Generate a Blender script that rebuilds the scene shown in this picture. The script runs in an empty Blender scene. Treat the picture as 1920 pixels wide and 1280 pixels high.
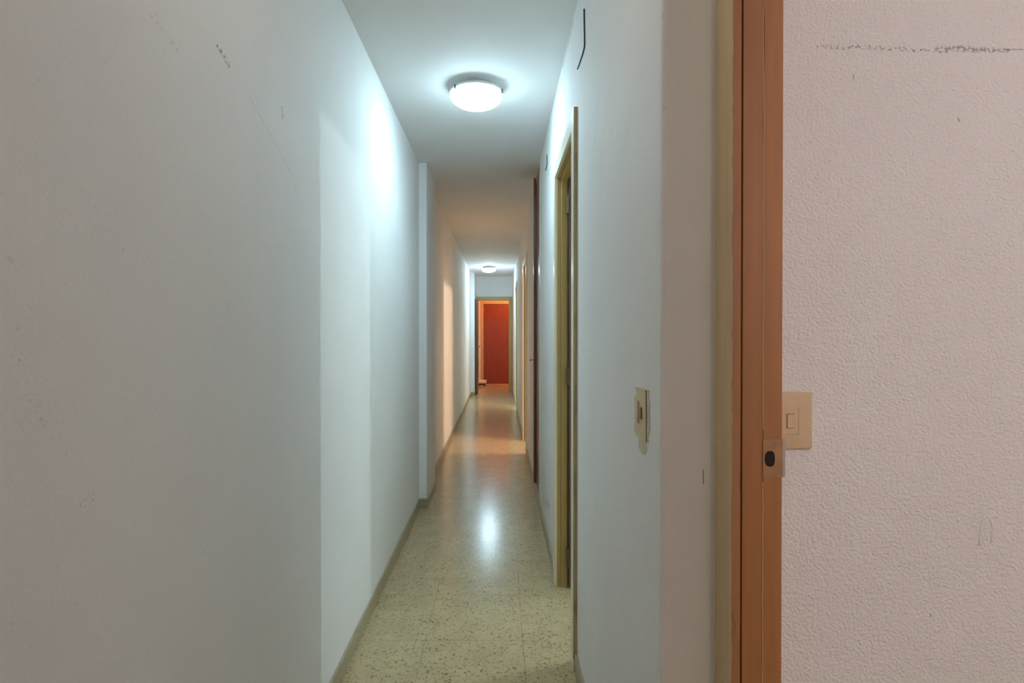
import bpy, bmesh, math, random
from mathutils import Vector
random.seed(7)
scene = bpy.context.scene
COL = scene.collection

# ------------------------------------------------------------------ dimensions (metres; +Y runs down the corridor)
HC = 1.26            # camera height
H = 2.489            # ceiling height
XL = -0.58           # left wall face
XR = 0.29            # right wall face
XO = 0.39            # other face of the right wall
YC = 1.0             # where the narrow corridor starts
YE = 12.1            # end wall

# ------------------------------------------------------------------ material helpers
class NT:
    def __init__(s, name):
        s.m = bpy.data.materials.new(name); s.m.use_nodes = True
        s.t = s.m.node_tree; s.n = s.t.nodes; s.l = s.t.links
        s.bsdf = s.n['Principled BSDF']
        s.pos = s.n.new('ShaderNodeTexCoord').outputs['Object']
    def link(s, a, b): s.l.new(a, b)
    def setin(s, node, key, v):
        if isinstance(v, bpy.types.NodeSocket): s.link(v, node.inputs[key])
        else: node.inputs[key].default_value = v
    def math(s, op, a, b=0.0, c=None, clamp=False):
        n = s.n.new('ShaderNodeMath'); n.operation = op; n.use_clamp = clamp
        s.setin(n, 0, a); s.setin(n, 1, b)
        if c is not None: s.setin(n, 2, c)
        return n.outputs[0]
    def vmath(s, op, a, b):
        n = s.n.new('ShaderNodeVectorMath'); n.operation = op
        s.setin(n, 0, a); s.setin(n, 1, b)
        return n.outputs['Value'] if op == 'DOT_PRODUCT' else n.outputs[0]
    def noise(s, scale, detail=2.0, rough=0.5, vec=None, dist=0.0):
        n = s.n.new('ShaderNodeTexNoise')
        s.link(vec or s.pos, n.inputs['Vector'])
        n.inputs['Scale'].default_value = scale; n.inputs['Detail'].default_value = detail
        n.inputs['Roughness'].default_value = rough; n.inputs['Distortion'].default_value = dist
        return n.outputs['Fac']
    def voronoi(s, scale, vec=None, feature='F1'):
        n = s.n.new('ShaderNodeTexVoronoi'); n.feature = feature
        s.link(vec or s.pos, n.inputs['Vector']); n.inputs['Scale'].default_value = scale
        return n
    def ramp(s, f, lo, hi, clamp=True):
        n = s.n.new('ShaderNodeMapRange'); n.clamp = clamp
        s.setin(n, 0, f); n.inputs[1].default_value = lo; n.inputs[2].default_value = hi
        return n.outputs[0]
    def mix(s, f, a, b):
        n = s.n.new('ShaderNodeMix'); n.data_type = 'RGBA'
        s.setin(n, 0, f)
        for k, v in ((6, a), (7, b)):
            if isinstance(v, bpy.types.NodeSocket): s.link(v, n.inputs[k])
            else: n.inputs[k].default_value = (*v, 1.0)
        return n.outputs[2]
    def scalev(s, v):
        return s.vmath('MULTIPLY', s.pos, v)
    def bump(s, h, dist, strength=1.0, normal=None):
        n = s.n.new('ShaderNodeBump'); n.inputs['Distance'].default_value = dist
        n.inputs['Strength'].default_value = strength
        s.link(h, n.inputs['Height'])
        if normal: s.link(normal, n.inputs['Normal'])
        return n.outputs[0]
    def base(s, c):
        s.setin(s.bsdf, 'Base Color', c if isinstance(c, bpy.types.NodeSocket) else (*c, 1.0))
    def rough(s, r): s.setin(s.bsdf, 'Roughness', r)
    def seg(s, p0, p1, w, nscale=120.0, thr=0.5, vec=None):
        """mask of a speckled pencil-like scuff along the segment p0-p1 of a wall"""
        p0 = Vector(p0); p1 = Vector(p1); d = (p1 - p0); L = d.length; d.normalize()
        rel = s.vmath('SUBTRACT', s.pos, tuple(p0))
        u = s.vmath('DOT_PRODUCT', rel, tuple(d))
        wob = s.math('MULTIPLY', s.math('SUBTRACT', s.noise(25.0), 0.5), w * 2.5)
        wall_n = Vector((0, 1, 0)) if p0.y == YC and p1.y == YC else Vector((1, 0, 0))
        n = d.cross(wall_n); n.normalize()
        v = s.math('ABSOLUTE', s.math('ADD', s.vmath('DOT_PRODUCT', rel, tuple(n)), wob))
        inside = s.math('MULTIPLY', s.math('GREATER_THAN', u, 0.0), s.math('LESS_THAN', u, L))
        band = s.math('SUBTRACT', 1.0, s.ramp(v, w * 0.3, w))
        sp = s.ramp(s.noise(nscale, 3.0), thr, thr + 0.12)
        return s.math('MULTIPLY', s.math('MULTIPLY', inside, band), sp)

def plaster(name, col=(0.80, 0.80, 0.78), coarse=0.0, fine=1.0, marks=(), dirt=0.06):
    t = NT(name)
    big = t.noise(1.6, 3.0)
    c = t.mix(t.ramp(big, 0.35, 0.7), tuple(x * (1 - dirt) for x in col), col)
    sp = t.ramp(t.noise(70.0, 2.0), 0.70, 0.78)
    c = t.mix(t.math('MULTIPLY', sp, 0.25), c, tuple(x * 0.6 for x in col))
    for (p0, p1, w, ns, th, k) in marks:
        c = t.mix(t.math('MULTIPLY', t.seg(p0, p1, w, ns, th), k), c, (0.10, 0.10, 0.11))
    t.base(c); t.rough(0.75)
    t.setin(t.bsdf, 'Specular IOR Level', 0.25)
    nrm = t.bump(t.noise(420.0, 2.0), 0.0005, 0.5 * fine)
    if coarse:
        h = t.math('ADD', t.noise(185.0, 2.5, 0.55), t.math('MULTIPLY', t.noise(70.0, 2.0), 0.55))
        nrm = t.bump(h, 0.0042 * coarse, 1.0, nrm)
        nrm = t.bump(t.noise(4.0, 3.0), 0.02, 0.35, nrm)
    else:
        nrm = t.bump(t.noise(130.0, 3.0), 0.0012, 0.5 * fine, nrm)
        nrm = t.bump(t.noise(3.0, 3.0), 0.03, 0.25, nrm)
    t.link(nrm, t.bsdf.inputs['Normal'])
    return t.m

def paint(name, col, var=0.12, rough=0.4, wear=None, wear_amt=0.3, grain=(60, 60, 3), nb=0.0006):
    t = NT(name)
    v = t.scalev(grain)
    g = t.noise(1.0, 4.0, 0.6, vec=v)
    c = t.mix(t.ramp(g, 0.3, 0.7), tuple(x * (1 - var) for x in col), tuple(min(1, x * (1 + var)) for x in col))
    if wear:
        wn = t.ramp(t.noise(1.0, 4.0, 0.65, vec=t.scalev((25, 25, 5))), 0.72 - 0.25 * wear_amt, 0.80 - 0.2 * wear_amt)
        c = t.mix(wn, c, wear)
    t.base(c); t.rough(rough)
    t.link(t.bump(g, nb, 0.6), t.bsdf.inputs['Normal'])
    return t.m

def terrazzo(name, base, dark=(0.115, 0.070, 0.032), rough=0.2, tiles=True, k=1.0):
    t = NT(name)
    warp = t.n.new('ShaderNodeTexNoise'); warp.inputs['Scale'].default_value = 75.0
    t.link(t.pos, warp.inputs['Vector'])
    off = t.vmath('MULTIPLY', t.vmath('SUBTRACT', warp.outputs['Color'], (0.5, 0.5, 0.5)), (0.022, 0.013, 0.0))
    p = t.vmath('ADD', t.pos, off)
    cloud = t.ramp(t.noise(9.0, 4.0, 0.6), 0.3, 0.7)
    c = t.mix(cloud, tuple(x * 0.88 for x in base), tuple(x * 1.05 for x in base))
    fine = t.ramp(t.noise(160.0, 2.0), 0.42, 0.62)
    c = t.mix(t.math('MULTIPLY', fine, 0.30), c, tuple(x * 0.72 for x in base))
    # chips of several sizes: pale, tan, dark
    for sc, lo, hi, th, colr, amt in ((85.0, 0.10, 0.24, 0.78, tuple(x * 1.25 for x in base), 0.50),
                                      (120.0, 0.16, 0.30, 0.62, (base[0] * .56, base[1] * .52, base[2] * .44), 0.68),
                                      (95.0, 0.14, 0.28, 0.70, (base[0] * .42, base[1] * .37, base[2] * .30), 0.75),
                                      (62.0, 0.13, 0.28, 0.70, (dark[0] * 1.8, dark[1] * 1.8, dark[2] * 1.7), 0.7),
                                      (40.0, 0.12, 0.22, 0.93, (dark[0] * 1.9, dark[1] * 1.35, dark[2] * 1.2), 0.75),
                                      (80.0, 0.13, 0.27, 0.85, dark, 0.75)):
        vo = t.voronoi(sc, vec=t.vmath('ADD', p, (sc * .013, sc * .029, 0)))
        sepc = t.n.new('ShaderNodeSeparateColor'); t.link(vo.outputs['Color'], sepc.inputs[0])
        pick = t.math('GREATER_THAN', sepc.outputs[0], th)
        rad = t.math('SUBTRACT', 1.0, t.ramp(vo.outputs['Distance'], lo * 1.5, hi * 1.5))
        c = t.mix(t.math('MULTIPLY', t.math('MULTIPLY', pick, rad), amt * k), c, colr)
    if tiles:
        sep = t.n.new('ShaderNodeSeparateXYZ'); t.link(t.pos, sep.inputs[0])
        mask = None
        for ax, o in ((0, 0.0968), (1, 2.288)):
            f = t.math('FRACT', t.math('ADD', t.math('DIVIDE', t.math('SUBTRACT', sep.outputs[ax], o), 0.4), 0.5 + 40.0))
            d = t.math('MULTIPLY', t.math('ABSOLUTE', t.math('SUBTRACT', f, 0.5)), 0.4)
            m = t.math('SUBTRACT', 1.0, t.ramp(d, 0.0007, 0.0022))
            mask = m if mask is None else t.math('MAXIMUM', mask, m)
        mask = t.math('MULTIPLY', mask, t.ramp(t.noise(7.0, 2.0), 0.35, 0.6))
        c = t.mix(t.math('MULTIPLY', mask, 0.55), c, (0.06, 0.05, 0.03))
    t.base(c)
    t.rough(t.math('ADD', rough - 0.05, t.math('MULTIPLY', t.noise(14.0, 3.0), 0.10)))
    t.setin(t.bsdf, 'Specular IOR Level', 0.55)
    t.link(t.bump(t.noise(18.0, 2.0), 0.0008, 0.25), t.bsdf.inputs['Normal'])
    return t.m

def plain(name, col, rough=0.5, metal=0.0):
    t = NT(name)
    g = t.noise(60.0, 3.0)
    t.base(t.mix(g, tuple(x * 0.9 for x in col), tuple(min(1, x * 1.08) for x in col)))
    t.rough(rough); t.bsdf.inputs['Metallic'].default_value = metal
    return t.m

WHITE = (0.865, 0.865, 0.862)
M = {}
def lw(y, z): return (XL, y, z)
M['wall_left'] = plaster('plaster_left', WHITE, marks=(
    (lw(1.150, 1.853), lw(1.208, 1.836), 0.008, 160, 0.46, 0.75),
    (lw(1.496, 1.866), lw(1.500, 1.832), 0.004, 200, 0.42, 0.6),
    (lw(1.508, 1.85), lw(1.506, 1.84), 0.002, 300, 0.35, 0.6),
    (lw(1.290, 1.816), lw(1.5625, 1.707), 0.0012, 300, 0.42, 0.45),
    (lw(1.5625, 1.707), lw(1.661, 1.617), 0.0012, 300, 0.42, 0.4),
    (lw(0.93, 1.79), lw(1.015, 1.772), 0.006, 220, 0.56, 0.5),
    (lw(0.76, 1.02), lw(0.80, 1.03), 0.012, 200, 0.58, 0.4),
    (lw(0.66, 1.28), lw(0.72, 1.12), 0.010, 180, 0.60, 0.35)))
M['wall_right'] = plaster('plaster_right', WHITE, fine=1.3, marks=(
    ((XR, 2.18, 2.476), (XR, 2.56, 2.472), 0.0035, 60, 0.30, 0.75),
    ((XR, 2.9, 2.478), (XR, 3.6, 2.478), 0.0025, 60, 0.48, 0.7),
    ((XR, 3.2, 0.28), (XR, 3.8, 0.12), 0.05, 60, 0.52, 0.45),
    ((0.366, YC, 1.017), (0.366, YC, 0.99), 0.0016, 200, 0.25, 0.7)))
M['wall_front'] = plaster('plaster_front', WHITE, coarse=1.1, marks=(
    ((0.562, YC, 1.772), (0.80, YC, 1.764), 0.0055, 190, 0.50, 0.7),
    ((0.775, YC, 1.768), (0.91, YC, 1.764), 0.0062, 190, 0.43, 0.62),
    ((0.90, YC, 1.766), (1.10, YC, 1.768), 0.0022, 150, 0.35, 0.4),
    ((0.6315, YC, 1.722), (0.632, YC, 1.712), 0.0016, 300, 0.3, 0.5),
    ((0.818, YC, 1.645), (0.822, YC, 1.638), 0.0022, 300, 0.3, 0.6),
    ((0.7745, YC, 0.757), (0.775, YC, 0.752), 0.0018, 300, 0.3, 0.6)))
M['wall_plain'] = plaster('plaster_plain', WHITE)
M['ceiling'] = plaster('plaster_ceiling', (0.88, 0.88, 0.878), fine=0.6)
M['floor'] = terrazzo('terrazzo_floor', (0.52, 0.41, 0.24), rough=0.195)
M['skirting'] = terrazzo('terrazzo_skirting', (0.41, 0.35, 0.235), rough=0.4, tiles=False, k=0.5)
M['cream'] = paint('cream_paint', (0.79, 0.755, 0.62), 0.06, 0.32)
M['cream_edge'] = paint('cream_paint_worn', (0.44, 0.36, 0.215), 0.10, 0.45, wear=(0.30, 0.22, 0.125), wear_amt=0.9)
M['olive'] = paint('olive_cream_paint', (0.415, 0.295, 0.108), 0.06, 0.38, wear=(0.33, 0.25, 0.10), wear_amt=0.2)
M['olive_post'] = paint('olive_cream_paint_dry', (0.66, 0.515, 0.30), 0.07, 0.45, wear=(0.55, 0.47, 0.25), wear_amt=0.3)
M['tan'] = paint('tan_paint', (0.375, 0.160, 0.058), 0.10, 0.45, wear=(0.30, 0.15, 0.062), wear_amt=0.5)
M['tan_light'] = paint('tan_paint_light', (0.42, 0.19, 0.08), 0.10, 0.5, wear=(0.20, 0.08, 0.04), wear_amt=0.5)
M['paint_ridge'] = plain('cracked_paint', (0.72, 0.48, 0.28), 0.5)
M['brown'] = paint('brown_wood', (0.15, 0.055, 0.036), 0.25, 0.3, grain=(70, 70, 4))
M['dark_brown'] = paint('dark_brown_wood', (0.105, 0.058, 0.036), 0.25, 0.4, grain=(70, 70, 4))
M['red_brown'] = paint('red_brown_wood', (0.23, 0.042, 0.020), 0.12, 0.45, grain=(30, 30, 4))
M['peach'] = paint('peach_casing', (0.60, 0.40, 0.24), 0.05, 0.4)
M['switch'] = plain('ivory_plastic', (0.66, 0.50, 0.32), 0.35)
M['switch_old'] = paint('yellowed_plastic', (0.63, 0.53, 0.31), 0.10, 0.4, wear=(0.45, 0.36, 0.2), wear_amt=0.5, grain=(90, 90, 60))
M['switch_dark'] = plain('brown_recess', (0.30, 0.19, 0.085), 0.5)
M['flake'] = paint('flaked_paint', (0.62, 0.58, 0.44), 0.15, 0.6, wear=(0.42, 0.30, 0.18), wear_amt=0.7, grain=(120, 120, 80))
M['metal'] = paint('painted_metal', (0.36, 0.20, 0.095), 0.2, 0.38, wear=(0.36, 0.33, 0.27), wear_amt=0.55, grain=(90, 90, 90))
M['steel'] = plain('steel', (0.55, 0.54, 0.5), 0.35, 0.9)
M['black'] = plain('dark_hole', (0.012, 0.008, 0.006), 0.8)
M['gap'] = plain('dark_gap', (0.11, 0.055, 0.018), 0.8)
M['wire'] = plain('dark_wire', (0.05, 0.055, 0.055), 0.6)
M['hinge_old'] = plain('painted_hinge', (0.10, 0.065, 0.03), 0.5)
M['brass'] = plain('dull_brass', (0.42, 0.33, 0.18), 0.4, 0.6)
M['white_plastic'] = plain('white_plastic', (0.80, 0.78, 0.76), 0.35)
M['grey_dark'] = plain('dark_plastic', (0.05, 0.04, 0.045), 0.4)
M['lamp_base'] = plain('lamp_base_white', (0.75, 0.77, 0.77), 0.5)

def glow(name, col, strength, low=1.6, rim=0.35):
    t = NT(name)
    t.base((0.9, 0.9, 0.9)); t.rough(0.25)
    t.bsdf.inputs['Emission Color'].default_value = (*col, 1)
    # the glass glows strongest low down, where the bulb sits closest to it
    sep = t.n.new('ShaderNodeSeparateXYZ'); t.link(t.pos, sep.inputs[0])
    f = t.ramp(sep.outputs[2], H - 0.04, H - 0.10)
    t.link(t.math('MULTIPLY_ADD', f, strength * low, strength * rim), t.bsdf.inputs['Emission Strength'])
    return t.m
COOL = (0.605, 0.90, 1.04)
M['glow'] = glow('frosted_glass_lit', COOL, 40.0)
M['glow_far'] = glow('frosted_glass_lit_far', COOL, 78.0, 0.8, 0.7)

# ------------------------------------------------------------------ mesh helpers
class MB:
    def __init__(s): s.bm = bmesh.new()
    def box(s, x0, x1, y0, y1, z0, z1, bev=0.0, seg=2):
        r = bmesh.ops.create_cube(s.bm, size=1.0)
        for v in r['verts']:
            v.co = Vector(((x0 + x1) / 2 + v.co.x * (x1 - x0), (y0 + y1) / 2 + v.co.y * (y1 - y0), (z0 + z1) / 2 + v.co.z * (z1 - z0)))
        if bev:
            es = list({e for v in r['verts'] for e in v.link_edges})
            bmesh.ops.bevel(s.bm, geom=es, offset=bev, segments=seg, affect='EDGES', profile=0.5)
        return s
    def loft(s, rings, close=True, cap=True):
        vs = [[s.bm.verts.new(p) for p in r] for r in rings]
        n = len(rings[0])
        for a, b in zip(vs, vs[1:]):
            for i in range(n if close else n - 1):
                j = (i + 1) % n
                s.bm.faces.new((a[i], a[j], b[j], b[i]))
        if cap:
            s.bm.faces.new(list(reversed(vs[0]))); s.bm.faces.new(vs[-1])
        return s
    def poly(s, pts, d):
        """extrude a polygon by vector d"""
        d = Vector(d)
        return s.loft([[Vector(p) for p in pts], [Vector(p) + d for p in pts]])
    def lathe(s, prof, c, n=64, axis='z'):
        rings = []
        for r, h in prof:
            ring = []
            for i in range(n):
                a = 2 * math.pi * i / n
                if axis == 'z': ring.append(Vector((c[0] + r * math.cos(a), c[1] + r * math.sin(a), c[2] + h)))
                elif axis == 'x': ring.append(Vector((c[0] + h, c[1] + r * math.cos(a), c[2] + r * math.sin(a))))
                else: ring.append(Vector((c[0] + r * math.cos(a), c[1] + h, c[2] + r * math.sin(a))))
            rings.append(ring)
        return s.loft(rings)
    def tube(s, pts, r, n=8, closed=False):
        pts = [Vector(p) for p in pts]; rings = []
        m = len(pts)
        for i, p in enumerate(pts):
            a = pts[max(i - 1, 0)] if not closed else pts[i - 1]
            b = pts[min(i + 1, m - 1)] if not closed else pts[(i + 1) % m]
            d = (b - a).normalized()
            u = d.cross(Vector((0.31, 0.95, 0.1))).normalized(); w = d.cross(u)
            rings.append([p + r * (math.cos(2 * math.pi * k / n) * u + math.sin(2 * math.pi * k / n) * w) for k in range(n)])
        if closed: rings.append(rings[0])
        return s.loft(rings, cap=not closed)
    def build(s, name, mat, parent=None, smooth=False):
        bmesh.ops.recalc_face_normals(s.bm, faces=s.bm.faces)
        me = bpy.data.meshes.new(name); s.bm.to_mesh(me); s.bm.free()
        if smooth:
            for p in me.polygons: p.use_smooth = True
        me.materials.append(M[mat] if isinstance(mat, str) else mat)
        o = bpy.data.objects.new(name, me); COL.objects.link(o)
        if parent:
            o.parent = parent
            o.matrix_parent_inverse = parent.matrix_world.inverted()
        return o

def tag(o, label=None, cat=None, group=None, kind=None):
    for k, v in (('label', label), ('category', cat), ('group', group), ('kind', kind)):
        if v: o[k] = v
    return o
def root(name, loc, label, cat, group=None, kind=None):
    o = bpy.data.objects.new(name, None); o.empty_display_size = 0.05
    COL.objects.link(o); o.location = loc
    bpy.context.view_layer.update()
    return tag(o, label, cat, group, kind)
def struct(o, label, cat): return tag(o, label, cat, None, 'structure')

# ------------------------------------------------------------------ doorways along the right wall (y of the clear opening)
D1 = (2.145, 2.78); D3 = (5.85, 6.55); D4 = (9.10, 9.75)
HEAD = 2.03
LIN = 0.02           # lining thickness

# ------------------------------------------------------------------ floor and ceiling
struct(MB().box(-1.6, 3.4, -2.1, 14.0, -0.12, 0.0).build('floor', 'floor'),
       'speckled beige terrazzo tile floor running down the corridor', 'floor')
struct(MB().box(-1.6, 3.4, -2.1, 14.0, H, H + 0.12).build('ceiling', 'ceiling'),
       'plain white plaster ceiling over the narrow corridor', 'ceiling')

# ------------------------------------------------------------------ left wall, pilaster, return
struct(MB().box(XL - 0.12, XL, -2.1, YE, 0, H).build('wall_left', 'wall_left'),
       'long white plaster wall with dark scuff marks, unbroken by doors', 'wall')
struct(MB().box(XL, -0.523, 4.03, 4.56, 0, H, 0.004).build('pilaster', 'wall_plain'),
       'shallow white pilaster standing out from the long unbroken wall', 'pilaster')
struct(MB().box(XL, -0.500, 11.3, YE, 0, H, 0.003).build('wall_return', 'wall_plain'),
       'brightly lit white wall projection beside the open brown door at the corridor end', 'wall')

# ------------------------------------------------------------------ right wall with three doorways
mb = MB()
# near piece: its outer corner is hand-plastered, so every level of the edge wanders a little
rings = []
nlev = 150
jx = jy = 0.0
for k in range(nlev + 1):
    z = H * k / nlev
    jx = 0.75 * jx + random.uniform(-0.0009, 0.0009); jy = 0.75 * jy + random.uniform(-0.0007, 0.0007)
    rings.append([Vector((XR, D1[0] - LIN, z)), Vector((XR, 1.03, z)), Vector((XR + 0.0005 + jx * .5, 1.008 + jy, z)),
                  Vector((XR + 0.0025 + jx, YC + 0.0022 + jy, z)), Vector((XR + 0.009, YC + 0.0004 + jy * .5, z)), Vector((0.32, YC, z)), Vector((0.43, YC, z)),
                  Vector((0.43, 1.10, z)), Vector((XO, 1.10, z)), Vector((XO, D1[0] - LIN, z))])
mb.loft(rings)
top = HEAD + LIN
def lintel(d): mb.box(XR, XO, d[0] - LIN, d[1] + LIN, top, H)
lintel(D1)
mb.box(XR, XO, D1[1] + LIN, 4.0, 0, H)
mb.box(XR + 0.022, XO, 4.0, 4.45, 0, H)       # shallow recess behind the cupboard door
mb.box(XR, XO, 4.45, D3[0] - LIN, 0, H)
lintel(D3)
mb.box(XR, XO, D3[1] + LIN, D4[0] - LIN, 0, H)
lintel(D4)
mb.box(XR, XO, D4[1] + LIN, YE, 0, H)
struct(mb.build('wall_right', 'wall_right'), 'white plaster wall with the row of doorways and a chipped outer corner', 'wall')

struct(MB().box(0.43, 3.2, YC, 1.10, 0, H).build('wall_front', 'wall_front'),
       'rough stippled pinkish white wall carrying the clean ivory light switch', 'wall')
# plaster ridge of a painted-over wall plug
def fw(px, py): return Vector(((px - 936) / 1048, YC - 0.0002, HC + (625 - py) / 1048))
def zp(x, y): return fw(1560 + x / 2.667, 800 + y / 2.667)
r = MB().tube([zp(742, 595), zp(742, 560), zp(748, 505), zp(758, 470), zp(775, 446), zp(792, 456), zp(806, 486), zp(810, 515), zp(804, 550), zp(800, 582)], 0.0017)
r.tube([zp(772 + 14 * math.cos(a), 570 + 13 * math.sin(a)) for a in [i * math.pi / 6 for i in range(-3, 8)]], 0.0015)
r.lathe([(0.0005, -0.0012), (0.0016, -0.0008), (0.0018, 0.0004)], zp(776, 545), 12, 'y')
r.lathe([(0.0003, -0.001), (0.0011, -0.0006), (0.0012, 0.0004)], zp(780, 482), 12, 'y')
o = r.build('plaster_ridge', 'wall_plain', bpy.data.objects['wall_front'], True)
o['label'] = 'raised outline of a painted-over wall plug'

# ------------------------------------------------------------------ end wall
EX0, EX1 = -0.45, 0.208
EH = 1.972
mb = MB()
mb.box(-1.6, EX0 - LIN, YE, YE + 0.09, 0, H)
mb.box(EX1 + LIN, 1.6, YE, YE + 0.09, 0, H)
mb.box(EX0 - LIN, EX1 + LIN, YE, YE + 0.09, EH + LIN, H)
struct(mb.build('wall_end', 'wall_plain'), 'pale grey-white wall closing the corridor around the end doorway', 'wall')

# rooms behind the doorways and the hall behind the camera
def hid(name, *b):
    struct(MB().box(*b).build(name, 'wall_plain'), 'white plaster wall of a room opening off the corridor', 'wall')
hid('wall_back', -0.7, 3.2, -2.1, -2.0, 0, H)
hid('wall_outer', 3.2, 3.3, -2.1, YE, 0, H)
hid('wall_divider', XO, 3.2, 4.05, 4.15, 0, H)
hid('wall_divider', XO, 3.2, 8.15, 8.25, 0, H)
hid('wall_divider', XO, 3.2, 11.4, 11.5, 0, H)
YR = 13.75
mb = MB()
mb.box(-1.6, -0.388, YR, YR + 0.1, 0, H); mb.box(0.36, 1.6, YR, YR + 0.1, 0, H); mb.box(-0.388, 0.36, YR, YR + 0.1, 1.985, H)
struct(mb.build('wall_far', 'wall_plain'), 'white wall of the far room around the red-brown door, warmly lit', 'wall')
hid('wall_far_left', -1.6, -1.5, YE + .09, YR, 0, H)
hid('wall_far_right', 1.5, 1.6, YE + .09, YR, 0, H)

# ------------------------------------------------------------------ baseboards
def skirt(mb, x, y0, y1, side):
    a, b = (x, x + 0.009) if side > 0 else (x - 0.009, x)
    mb.box(a, b, y0, y1, 0, 0.07, 0.002, 1)
mb = MB()
skirt(mb, XL, -2.0, 4.021, 1)
mb.box(XL, -0.514, 4.021, 4.03, 0, 0.07, 0.002, 1)
skirt(mb, -0.523, 4.03, 4.56, 1)
skirt(mb, XL, 4.56, 11.291, 1)
mb.box(XL, -0.492, 11.291, 11.3, 0, 0.07, 0.002, 1)
struct(mb.build('baseboard_left', 'skirting'), 'low grey-beige terrazzo skirting along the unbroken wall', 'baseboard')
mb = MB()
skirt(mb, XR, 1.0, D1[0] - 0.075, -1)
skirt(mb, XR, D1[1] + 0.075, D3[0] - 0.075, -1)
skirt(mb, XR, D3[1] + 0.075, D4[0] - 0.075, -1)
skirt(mb, XR, D4[1] + 0.075, YE, -1)
struct(mb.build('baseboard_right', 'skirting'), 'low grey-beige terrazzo skirting broken by the doorways', 'baseboard')

# ------------------------------------------------------------------ doorways in the right wall
CW, CT = 0.07, 0.015
def doorway(n, d, label):
    y0, y1 = d
    t = root('door_%d' % n, (XR, (y0 + y1) / 2, 0), label, 'doorway', None, 'structure')
    # casing on the corridor side: near jamb, far jamb and head, each with its own mesh
    xa, xb = XR - CT, XR
    for nm, yo, yi in (('casing', y0 - CW, y0 - 0.003), ('casing', y1 + 0.003, y1 + CW)):
        m = MB(); m.box(xa, xb, min(yo, yi), max(yo, yi), 0, HEAD + CW, 0.002, 2)
        m.build(nm, 'cream', t)
    MB().box(xa + 0.0005, xb, y0 - 0.003, y1 + 0.003, HEAD + 0.003, HEAD + CW, 0.002, 2).build('head_casing', 'cream', t)
    # lining with a planted stop
    for nm, a, b, sgn in (('jamb', y0 - LIN, y0, 1), ('jamb', y1, y1 + LIN, -1)):
        m = MB(); m.box(XR - 0.002, XO + 0.012, a, b, 0, HEAD + LIN, 0.001, 1)
        s0, s1 = (b, b + 0.010) if sgn > 0 else (a - 0.010, a)
        m.box(XR + 0.018, XR + 0.050, s0, s1, 0, HEAD, 0.002, 2)
        m.build(nm, 'olive', t)
    m = MB(); m.box(XR - 0.002, XO + 0.012, y0, y1, HEAD, HEAD + LIN, 0.001, 1)
    m.box(XR + 0.018, XR + 0.050, y0, y1, HEAD - 0.010, HEAD, 0.002, 2)
    m.build('head_jamb', 'olive', t)
    return t
d1 = doorway(1, D1, 'cream framed doorway closest to the camera, its edge scraped bare')
# worn outer edge of the near casing (bare scraped wood facing the hall)
yo = D1[0] - CW
o = MB().box(XR - 0.0145, XR, yo - 0.0012, yo + 0.0004, 0.05, HEAD + CW - 0.001).build('casing_edge', 'cream_edge', d1)
o['label'] = 'scraped bare brown edge of the casing'
# brown leaf folded back into the room, hung on the far jamb
leaf = MB().box(XR + 0.053, XR + 0.053 + 0.62, D1[1] - 0.040, D1[1] - 0.004, 0.012, HEAD - 0.012, 0.002, 2).build('door_leaf', 'dark_brown', d1)
leaf['label'] = 'dark brown door leaf standing open'
for z in (0.16, 1.05, 1.89):
    h = MB().lathe([(0.0045, -0.045), (0.006, -0.043), (0.006, 0.043), (0.0045, 0.045)], (XR + 0.050, D1[1] - 0.046, z), 14)
    h.box(XR + 0.044, XR + 0.050, D1[1] - 0.0445, D1[1] - 0.0425, z - 0.04, z + 0.04)
    h.box(XR + 0.044, XR + 0.047, D1[1] - 0.0445, D1[1] - 0.001, z - 0.04, z + 0.04)
    h.build('hinge', 'hinge_old', leaf)

doorway(3, D3, 'doorway filled with warm orange light halfway down the corridor')
doorway(4, D4, 'narrow white framed doorway furthest along, throwing pale light on the floor')

# ------------------------------------------------------------------ full-height brown cupboard door, door_2
t = root('door_2', (XR, 4.2, 0), 'tall dark brown closed cupboard door reaching the ceiling', 'cupboard door', None, 'structure')
MB().box(XR + 0.004, XR + 0.022, 4.002, 4.45, 0.075, 2.435, 0.002, 2).build('door_leaf', 'brown', t)
o = MB().box(XR + 0.002, XR + 0.022, 4.002, 4.45, 2.437, H, 0.001, 1).build('header', 'olive', t)
MB().box(XR - 0.017, XR + 0.012, 4.425, 4.452, 0.078, H - 0.004, 0.002, 2).build('door_post', 'brown', t)
o = MB().box(XR - 0.018, XR, 4.4535, 4.475, 0.075, H - 0.004, 0.002, 2).build('casing', 'cream', t)
MB().box(XR - 0.004, XR + 0.022, 4.0, 4.475, 0, 0.074, 0.002, 1).build('plinth', 'skirting', t)
k = MB().lathe([(0.004, 0.0), (0.004, -0.016), (0.010, -0.020), (0.012, -0.027), (0.009, -0.033), (0.002, -0.035)], (XR - 0.017, 4.437, 1.05), 20, 'x')
k.build('knob', 'steel', t, True)
# ragged cream plaster edge where the white wall stops at the cupboard
pts = []
zs = [0.075 + (H - 0.079) * i / 60 for i in range(61)]
left = [(3.955 + random.uniform(-0.012, 0.012), z) for z in zs]
mb = MB()
mb.poly([(XR - 0.0035, y, z) for y, z in left] + [(XR - 0.0035, 4.001, z) for z in reversed(zs)], (0.0035, 0, 0))
mb.box(XR - 0.0035, XR + 0.022, 3.9995, 4.0015, 0.075, H - 0.004)
struct(mb.build('trim_1', 'cream'), 'ragged cream strip edging the wall beside the brown cupboard door', 'trim')

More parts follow.
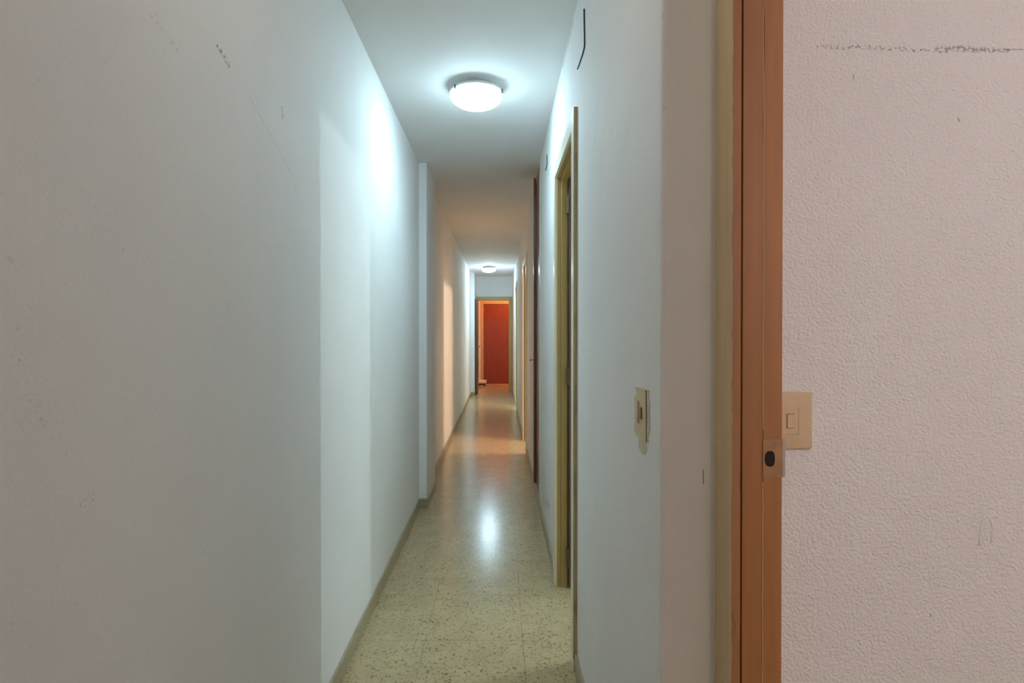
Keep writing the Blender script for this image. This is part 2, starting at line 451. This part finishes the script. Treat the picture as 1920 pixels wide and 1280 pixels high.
# ------------------------------------------------------------------ end doorway with its open leaf
t = root('door_5', ((EX0 + EX1) / 2, YE, 0), 'olive cream framed doorway in the end wall with its brown leaf open', 'doorway', None, 'structure')
MB().box(EX1 + 0.002, EX1 + 0.080, YE - 0.015, YE, 0, EH + 0.085, 0.002, 2).build('casing', 'olive', t)
MB().box(EX0 - 0.049, EX0 - 0.002, YE - 0.015, YE, 0, EH + 0.085, 0.002, 2).build('casing', 'olive', t)
MB().box(EX0 - 0.002, EX1 + 0.002, YE - 0.0148, YE, EH + 0.002, EH + 0.085, 0.002, 2).build('head_casing', 'olive', t)
MB().box(EX1, EX1 + LIN, YE - 0.002, YE + 0.095, 0, EH + LIN, 0.001, 1).build('jamb', 'olive', t)
MB().box(EX0 - LIN, EX0, YE - 0.002, YE + 0.095, 0, EH + LIN, 0.001, 1).build('jamb', 'olive', t)
MB().box(EX0, EX1, YE - 0.002, YE + 0.095, EH, EH + LIN, 0.001, 1).build('head_jamb', 'peach', t)
lf = MB().box(-0.487, -0.447, 11.46, YE - 0.018, 0.010, EH - 0.004, 0.002, 2).build('door_leaf', 'dark_brown', t)
lf['label'] = 'dark brown leaf standing open along the wall'
k = MB().lathe([(0.016, 0.0), (0.016, 0.004), (0.006, 0.006), (0.006, 0.030), (0.017, 0.034), (0.020, 0.042), (0.015, 0.052), (0.003, 0.055)], (-0.447, 11.51, 0.995), 20, 'x')
k.build('door_knob', 'brass', lf, True)

# ------------------------------------------------------------------ red-brown door in the far room, door_6
t = root('door_6', (0, YR, 0), 'closed red-brown door in the orange lit room past the end doorway', 'door', None, 'structure')
MB().box(-0.386, 0.358, YR + 0.004, YR + 0.040, 0.022, 1.982, 0.002, 2).build('door_leaf', 'red_brown', t)
MB().box(-0.452, -0.387, YR - 0.016, YR, 0, 2.055, 0.003, 2).build('casing', 'peach', t)
MB().box(0.359, 0.424, YR - 0.016, YR, 0, 2.055, 0.003, 2).build('casing', 'peach', t)
MB().box(-0.387, 0.359, YR - 0.0158, YR, 1.985, 2.055, 0.003, 2).build('head_casing', 'peach', t)
MB().box(-0.386, 0.358, YR - 0.012, YR + 0.04, 0, 0.020, 0.003, 2).build('underdoor_light_strip', 'peach', t)  # pale strip painted in for light coming through the gap under the door
for z in (0.55, 1.15, 1.85):
    MB().lathe([(0.006, -0.035), (0.007, -0.033), (0.007, 0.033), (0.006, 0.035)], (-0.380, YR - 0.004, z), 12).build('hinge', 'brass', t)

# low white box in the far room
t = root('low_box', (-0.41, 13.42, 0), 'low white slab-like box on dark feet, on the floor before the red-brown door', 'box')
MB().box(-0.535, -0.305, 13.30, 13.54, 0.070, 0.138, 0.012, 3).build('box_body', 'white_plastic', t)
MB().box(-0.515, -0.335, 13.32, 13.52, 0.030, 0.072, 0.006, 2).build('box_base', 'grey_dark', t)
for x in (-0.50, -0.35):
    for y in (13.34, 13.50):
        MB().lathe([(0.012, 0.0), (0.015, 0.004), (0.015, 0.028), (0.011, 0.032)], (x, y, 0.0), 16).build('foot', 'grey_dark', t, True)

# ------------------------------------------------------------------ near right door frame (post at the end of the partition)
PX0, PX1 = 0.3874, 0.4717          # partition frame, corridor face to room face
PF = 0.931                          # front of the post
t = root('door_7', (0.43, 0.95, 0), 'tan and olive door frame post with a bare strike plate, beside the ivory light switch', 'doorway', None, 'structure')
MB().box(PX0, 0.4018, PF, YC, 0, H, 0.0012, 2).build('casing', 'olive_post', t)
# thin tan lip on the front of the casing, worn where it meets the olive paint
rr = []
for k2 in range(181):
    z = H * k2 / 180
    w = random.uniform(-0.0006, 0.0010)
    rr.append([Vector((PX0 + 0.0010 + w * 1.0, PF - 0.0012, z)), Vector((0.4019, PF - 0.0012, z)), Vector((0.4019, PF + 0.0006, z)), Vector((PX0 + 0.0010 + w, PF + 0.0006, z))])
o = MB().loft(rr).build('casing_front', 'tan_light', t)
o['label'] = 'tan painted front edge of the casing'
MB().box(0.4019, 0.4052, PF + 0.010, YC - 0.004, 0, H).build('gap_strip', 'gap', t)
o = MB().box(0.4050, 0.4392, PF - 0.001, YC, 0, H, 0.0012, 2).build('jamb', 'tan', t)
o['label'] = 'tan painted jamb'
# rebate strip is broken around the strike plate
o = MB().box(0.4394, PX1, PF - 0.001, YC, 0, H, 0.0015, 2).build('rebate_strip', 'tan', t)
o['label'] = 'tan painted rebate strip'
# cracked paint seam
seam = []
for k2 in range(101):
    z = 0.0 + 2.2 * k2 / 100
    x = 0.4393 + (0.0016 * math.sin(z * 9 + 1) if 1.68 < z < 1.80 else 0) + random.uniform(-0.00035, 0.00035)
    seam.append((x, PF - 0.0012, z))
MB().tube([p for p in seam if p[2] < 1.015], 0.0006, 6).build('paint_seam', 'paint_ridge', t)
MB().tube([p for p in seam if p[2] > 1.085], 0.0006, 6).build('paint_seam', 'paint_ridge', t)
# strike plate with a latch hole and a bent lip
def fy(px, py, Y): return ((px - 936) / 1048 * Y, HC + (625 - py) / 1048 * Y)
YF = PF - 0.0012
sx0, sz1 = fy(1430.5, 823, YF); sx1, sz0 = fy(1467.5, 894, YF)
hx0, hz1 = fy(1433.5, 845, YF); hx1, hz0 = fy(1453, 875, YF)
bm = bmesh.new()
N = 40
hc = ((hx0 + hx1) / 2, (hz0 + hz1) / 2); ha, hb = (hx1 - hx0) / 2, (hz1 - hz0) / 2
inn, out, inb = [], [], []
for i in range(N):
    a = 2 * math.pi * i / N
    ca, sa = math.cos(a), math.sin(a)
    e = 0.62 if ca > 0 else 0.95
    px = hc[0] + ha * math.copysign(abs(ca) ** e, ca); pz = hc[1] + hb * math.copysign(abs(sa) ** 0.85, sa)
    inn.append(bm.verts.new((px, YF - 0.0016, pz))); inb.append(bm.verts.new((px, YF + 0.010, pz)))
    # outer rectangle along the same ray
    dx, dz = px - hc[0], pz - hc[1]
    s = min(((sx1 - hc[0]) if dx > 0 else (hc[0] - sx0)) / max(abs(dx), 1e-6), ((sz1 - hc[1]) if dz > 0 else (hc[1] - sz0)) / max(abs(dz), 1e-6))
    out.append(bm.verts.new((hc[0] + dx * s, YF - 0.0016, hc[1] + dz * s)))
for (cx_, cz_) in ((sx0, sz0), (sx0, sz1), (sx1, sz0), (sx1, sz1)):   # true corners
    v = min(out, key=lambda q: (q.co.x - cx_) ** 2 + (q.co.z - cz_) ** 2); v.co.x = cx_; v.co.z = cz_
for i in range(N):
    j = (i + 1) % N
    bm.faces.new((inn[i], inn[j], out[j], out[i])); bm.faces.new((inn[j], inn[i], inb[i], inb[j]))
    a = bm.verts.new(out[i].co + Vector((0, 0.0015, 0))); b = bm.verts.new(out[j].co + Vector((0, 0.0015, 0)))
    bm.faces.new((out[i], out[j], b, a))
me_mb = MB(); me_mb.bm.free(); me_mb.bm = bm
sp = me_mb.build('strike_plate', 'metal', t)
sp['label'] = 'paint-smeared metal strike plate'
h = MB(); h.poly([(hc[0] + ha * 1.04 * math.copysign(abs(math.cos(a)) ** (0.62 if math.cos(a) > 0 else 0.95), math.cos(a)), YF - 0.0004, hc[1] + hb * 1.04 * math.sin(a)) for a in [2 * math.pi * i / 32 for i in range(32)]], (0, 0.0006, 0))
h.build('latch_hole', 'black', sp)
lx1 = fy(1476.0, 0, YF)[0]
lip = MB()
lip.poly([(sx1 - 0.0002, YF - 0.0017, sz0), (sx1 + 0.004, YF - 0.0014, sz0), (lx1, YF + 0.004, sz0 + 0.0005), (lx1, YF + 0.0055, sz0 + 0.0005), (sx1 + 0.0038, YF + 0.0003, sz0), (sx1 - 0.0002, YF, sz0)], (0, 0, sz1 - sz0))
lp = lip.build('strike_lip', 'steel', sp)
lp['label'] = 'bare steel lip of the strike plate'
# the rest of that doorway and its partition, just outside the frame
MB().box(PX0, PX1, 0.16, 0.20, 0, H, 0.0015, 2).build('jamb', 'tan', t)
MB().box(PX0, PX1, 0.20, PF, HEAD, HEAD + 0.04, 0.0015, 2).build('head_jamb', 'tan', t)
mb = MB(); mb.box(0.395, 0.465, -2.0, 0.16, 0, H); mb.box(0.395, 0.465, 0.20, PF - 0.002, HEAD + 0.04, H)
struct(mb.build('wall_partition', 'wall_plain'), 'white partition between the hall and the room beside it', 'wall')

# ------------------------------------------------------------------ light switch on the stippled wall
def fx(px): return (px - 936) / 1048
def fz(py): return HC + (625 - py) / 1048
t = root('light_switch', (fx(1476), YC, fz(788)), 'clean ivory light switch on the stippled pinkish wall beside the door frame post', 'light switch', 'light switches')
MB().box(fx(1431.5), fx(1520), YC - 0.009, YC, fz(841), fz(734.5), 0.004, 4).build('switch_plate', 'switch', t, True)
def ringbox(x0, x1, z0, z1, w, y0, y1):
    m = MB()
    m.box(x0, x1, y0, y1, z1 - w, z1, 0.0004, 1); m.box(x0, x1, y0, y1, z0, z0 + w, 0.0004, 1)
    m.box(x0, x0 + w, y0, y1, z0 + w, z1 - w, 0.0004, 1); m.box(x1 - w, x1, y0, y1, z0 + w, z1 - w, 0.0004, 1)
    return m
MB().box(fx(1460), fx(1491.5), YC - 0.0110, YC - 0.0085, fz(812.5), fz(763), 0.0008, 2).build('switch_insert', 'switch', t)
MB().box(fx(1489.3), fx(1492.8), YC - 0.0098, YC - 0.0086, fz(813), fz(762.5)).build('groove', 'switch_dark', t)
MB().box(fx(1469.6), fx(1483.4), YC - 0.0114, YC - 0.0105, fz(801), fz(774)).build('rocker_gap', 'gap', t)
r_ = MB().box(fx(1470.4), fx(1482.8), YC - 0.0128, YC - 0.0105, fz(800.3), fz(775), 0.0007, 2).build('rocker', 'switch', t)

# ------------------------------------------------------------------ old switch on the corridor side of the right wall
t = root('light_switch', (XR, 1.135, 1.095), 'yellowed chipped light switch with flaked paint around it, close to the wall corner', 'light switch', 'light switches')
def rw(px, py):
    Y = XR * 1048 / (px - 936.0)
    return Y, HC + (625 - py) / 1048 * Y
def z1(x, y): return rw(1150 + x / 6.4, 680 + y / 6.4)
outline = [z1(275, 285), z1(320, 290), z1(405, 325), z1(408, 950), z1(380, 930), z1(300, 880), z1(272, 840), z1(275, 690), z1(272, 400), z1(300, 370)]
MB().poly([(XR - 0.0032, y, z) for y, z in outline], (0.0032, 0, 0)).build('switch_plate', 'switch_old', t)
edge = [z1(406, 322), z1(435, 330), z1(432, 420), z1(446, 490), z1(438, 560), z1(440, 680), z1(444, 770), z1(438, 840), z1(420, 900), z1(436, 950), z1(405, 965)]
o = MB().poly([(XR - 0.0018, y, z) for y, z in edge], (0.0018, 0, 0)).build('paint_flake', 'flake', t)
o['label'] = 'torn paint edge with brown stains'
st = [z1(310, 895), z1(400, 950), z1(408, 1040), z1(380, 1105), z1(345, 1090), z1(312, 1020)]
o = MB().poly([(XR - 0.0008, y, z) for y, z in st], (0.0008, 0, 0)).build('paint_patch', 'flake', t)
ra = z1(308, 452); rb = z1(332, 730)
MB().box(XR - 0.0038, XR - 0.0030, rb[0], ra[0], rb[1], ra[1]).build('groove', 'switch_dark', t)
ra = z1(334, 520); rb = z1(366, 685)
MB().box(XR - 0.0062, XR - 0.0030, rb[0], ra[0], rb[1], ra[1], 0.001, 2).build('rocker', 'switch_dark', t)
ra = z1(405, 330); rb = z1(412, 950)
MB().box(XR - 0.0034, XR - 0.001, min(ra[0], rb[0]) - 0.0012, min(ra[0], rb[0]) + 0.0004, rb[1], ra[1]).build('plate_edge', 'switch_dark', t)

# ------------------------------------------------------------------ ceiling lights
def ceiling_light(x, y, label, mat):
    t = root('ceiling_light', (x, y, H), label, 'ceiling light', 'corridor ceiling lights')
    MB().lathe([(0.085, 0.0), (0.088, -0.006), (0.095, -0.022), (0.09, -0.026)], (x, y, H), 64).build('lamp_base', 'lamp_base', t, True)
    prof = [(0.131, -0.028), (0.1335, -0.031), (0.134, -0.036), (0.132, -0.040), (0.124, -0.040)]
    MB().lathe(prof, (x, y, H), 72).build('lamp_rim', 'lamp_base', t, True)
    dome = [(0.124, -0.0385)] + [(0.1305 * math.cos(a) ** 0.8, -0.041 - 0.062 * math.sin(a)) for a in [i * math.pi / 2 / 16 for i in range(16)]] + [(0.004, -0.1032)]
    MB().lathe(dome, (x, y, H), 72).build('lamp_shade', mat, t, True)
    for a in (math.radians(223), math.radians(343), math.radians(103)):
        cx, cy = x + 0.1335 * math.cos(a), y + 0.1335 * math.sin(a)
        m = MB(); m.box(cx - 0.004, cx + 0.004, cy - 0.004, cy + 0.004, H - 0.052, H - 0.030, 0.001, 2)
        m.build('clip', 'wire', t)
    return t
ceiling_light(-0.1145, 2.79, 'round white glass ceiling light glowing over the near stretch of corridor', 'glow')
ceiling_light(-0.19, 10.3, 'small distant glowing ceiling light in front of the end doorway', 'glow_far')

# ------------------------------------------------------------------ loose wires on the right wall
def wire(pts, label):
    o = MB().tube(pts, 0.0027, 8).build('wire', 'wire', None, True)
    return tag(o, label, 'wire', 'loose wires on the wall')
xw = XR - 0.0025
wire([(xw, 1.90, 2.358), (xw, 1.895, 2.30), (xw, 1.888, 2.24), (xw, 1.892, 2.226), (xw, 1.93, 2.222), (xw, 2.00, 2.227), (xw, 2.062, 2.232)],
     'long thin dark bent wire on the white wall high before the scraped casing')
wire([(xw, 3.377, 2.336), (xw, 3.36, 2.30), (xw, 3.37, 2.275), (xw, 3.42, 2.268), (xw, 3.474, 2.272)],
     'short dark bent wire on the white wall high beside the cream framed doorway')

# ------------------------------------------------------------------ lights of the place, with unseen fill lights added
def lamp(name, kind, loc, col, energy, size=0.05, rot=None, sy=None):
    l = bpy.data.lights.new(name, kind); l.color = col; l.energy = energy
    if kind == 'AREA':
        l.shape = 'RECTANGLE'; l.size = size; l.size_y = sy or size
    else: l.shadow_soft_size = size
    o = bpy.data.objects.new(name, l); COL.objects.link(o); o.location = loc
    if rot: o.rotation_euler = rot
    return o
WARM = (1.0, 0.72, 0.51)
lamp('room_bulb_near', 'POINT', (2.4, 2.95, 2.10), (0.75, 0.955, 1.0), 60.0, 0.018)
lamp('room_bulb_orange', 'POINT', (1.67, 5.9, 2.33), WARM, 124.0, 0.06)
lamp('room_bulb_pale', 'POINT', (1.1, 8.57, 2.30), (1.0, 0.93, 0.70), 70.0, 0.05)
lamp('room_bulb_end', 'POINT', (0.45, 12.95, 2.30), (1.0, 0.38, 0.14), 31.0, 0.08)
lamp('room_bulb_side', 'POINT', (0.55, -0.85, 1.75), (1.0, 0.86, 0.86), 30.0, 0.12)
lamp('side_room_fill', 'AREA', (2.6, 0.35, 1.5), (1.0, 0.88, 0.86), 2.2, 0.9, (0, math.pi / 2, 0), 1.2)  # added soft fill for the near left wall; no window stands here
lamp('hall_rear_fill', 'POINT', (0.15, -1.2, 2.2), (1.0, 0.80, 0.62), 2.5, 0.12)  # added weak fill behind the camera for the hall's ambient level

lamp('hall_top_fill', 'POINT', (-0.1, 1.0, 2.30), (1.0, 0.91, 0.82), 2.0, 0.10)  # added fill above the view, brightens both walls but not the frontal strip

w = bpy.data.worlds.new('night'); scene.world = w; w.use_nodes = True
w.node_tree.nodes['Background'].inputs[0].default_value = (0.02, 0.02, 0.025, 1)

# ------------------------------------------------------------------ camera
cd = bpy.data.cameras.new('camera'); cam = bpy.data.objects.new('camera', cd); COL.objects.link(cam)
F = 1048.0
pitch = math.radians(0.37)
cd.sensor_width = 36.0; cd.lens = 36.0 * F / 1920.0
cd.shift_x = 24.0 / 1920.0
cd.shift_y = -(15.0 - F * math.tan(pitch)) / 1920.0
cam.location = (0, 0, HC); cam.rotation_euler = (math.pi / 2 - pitch, 0, 0)
cd.clip_start = 0.02
scene.camera = cam

scene.view_settings.view_transform = 'Standard'
scene.view_settings.look = 'None'
scene.view_settings.exposure = 0.0
scene.view_settings.gamma = 1.0
scene.view_settings.use_curve_mapping = False
scene.cycles.max_bounces = 16
scene.cycles.caustics_reflective = False
scene.cycles.diffuse_bounces = 10
scene.cycles.sample_clamp_indirect = 4.0
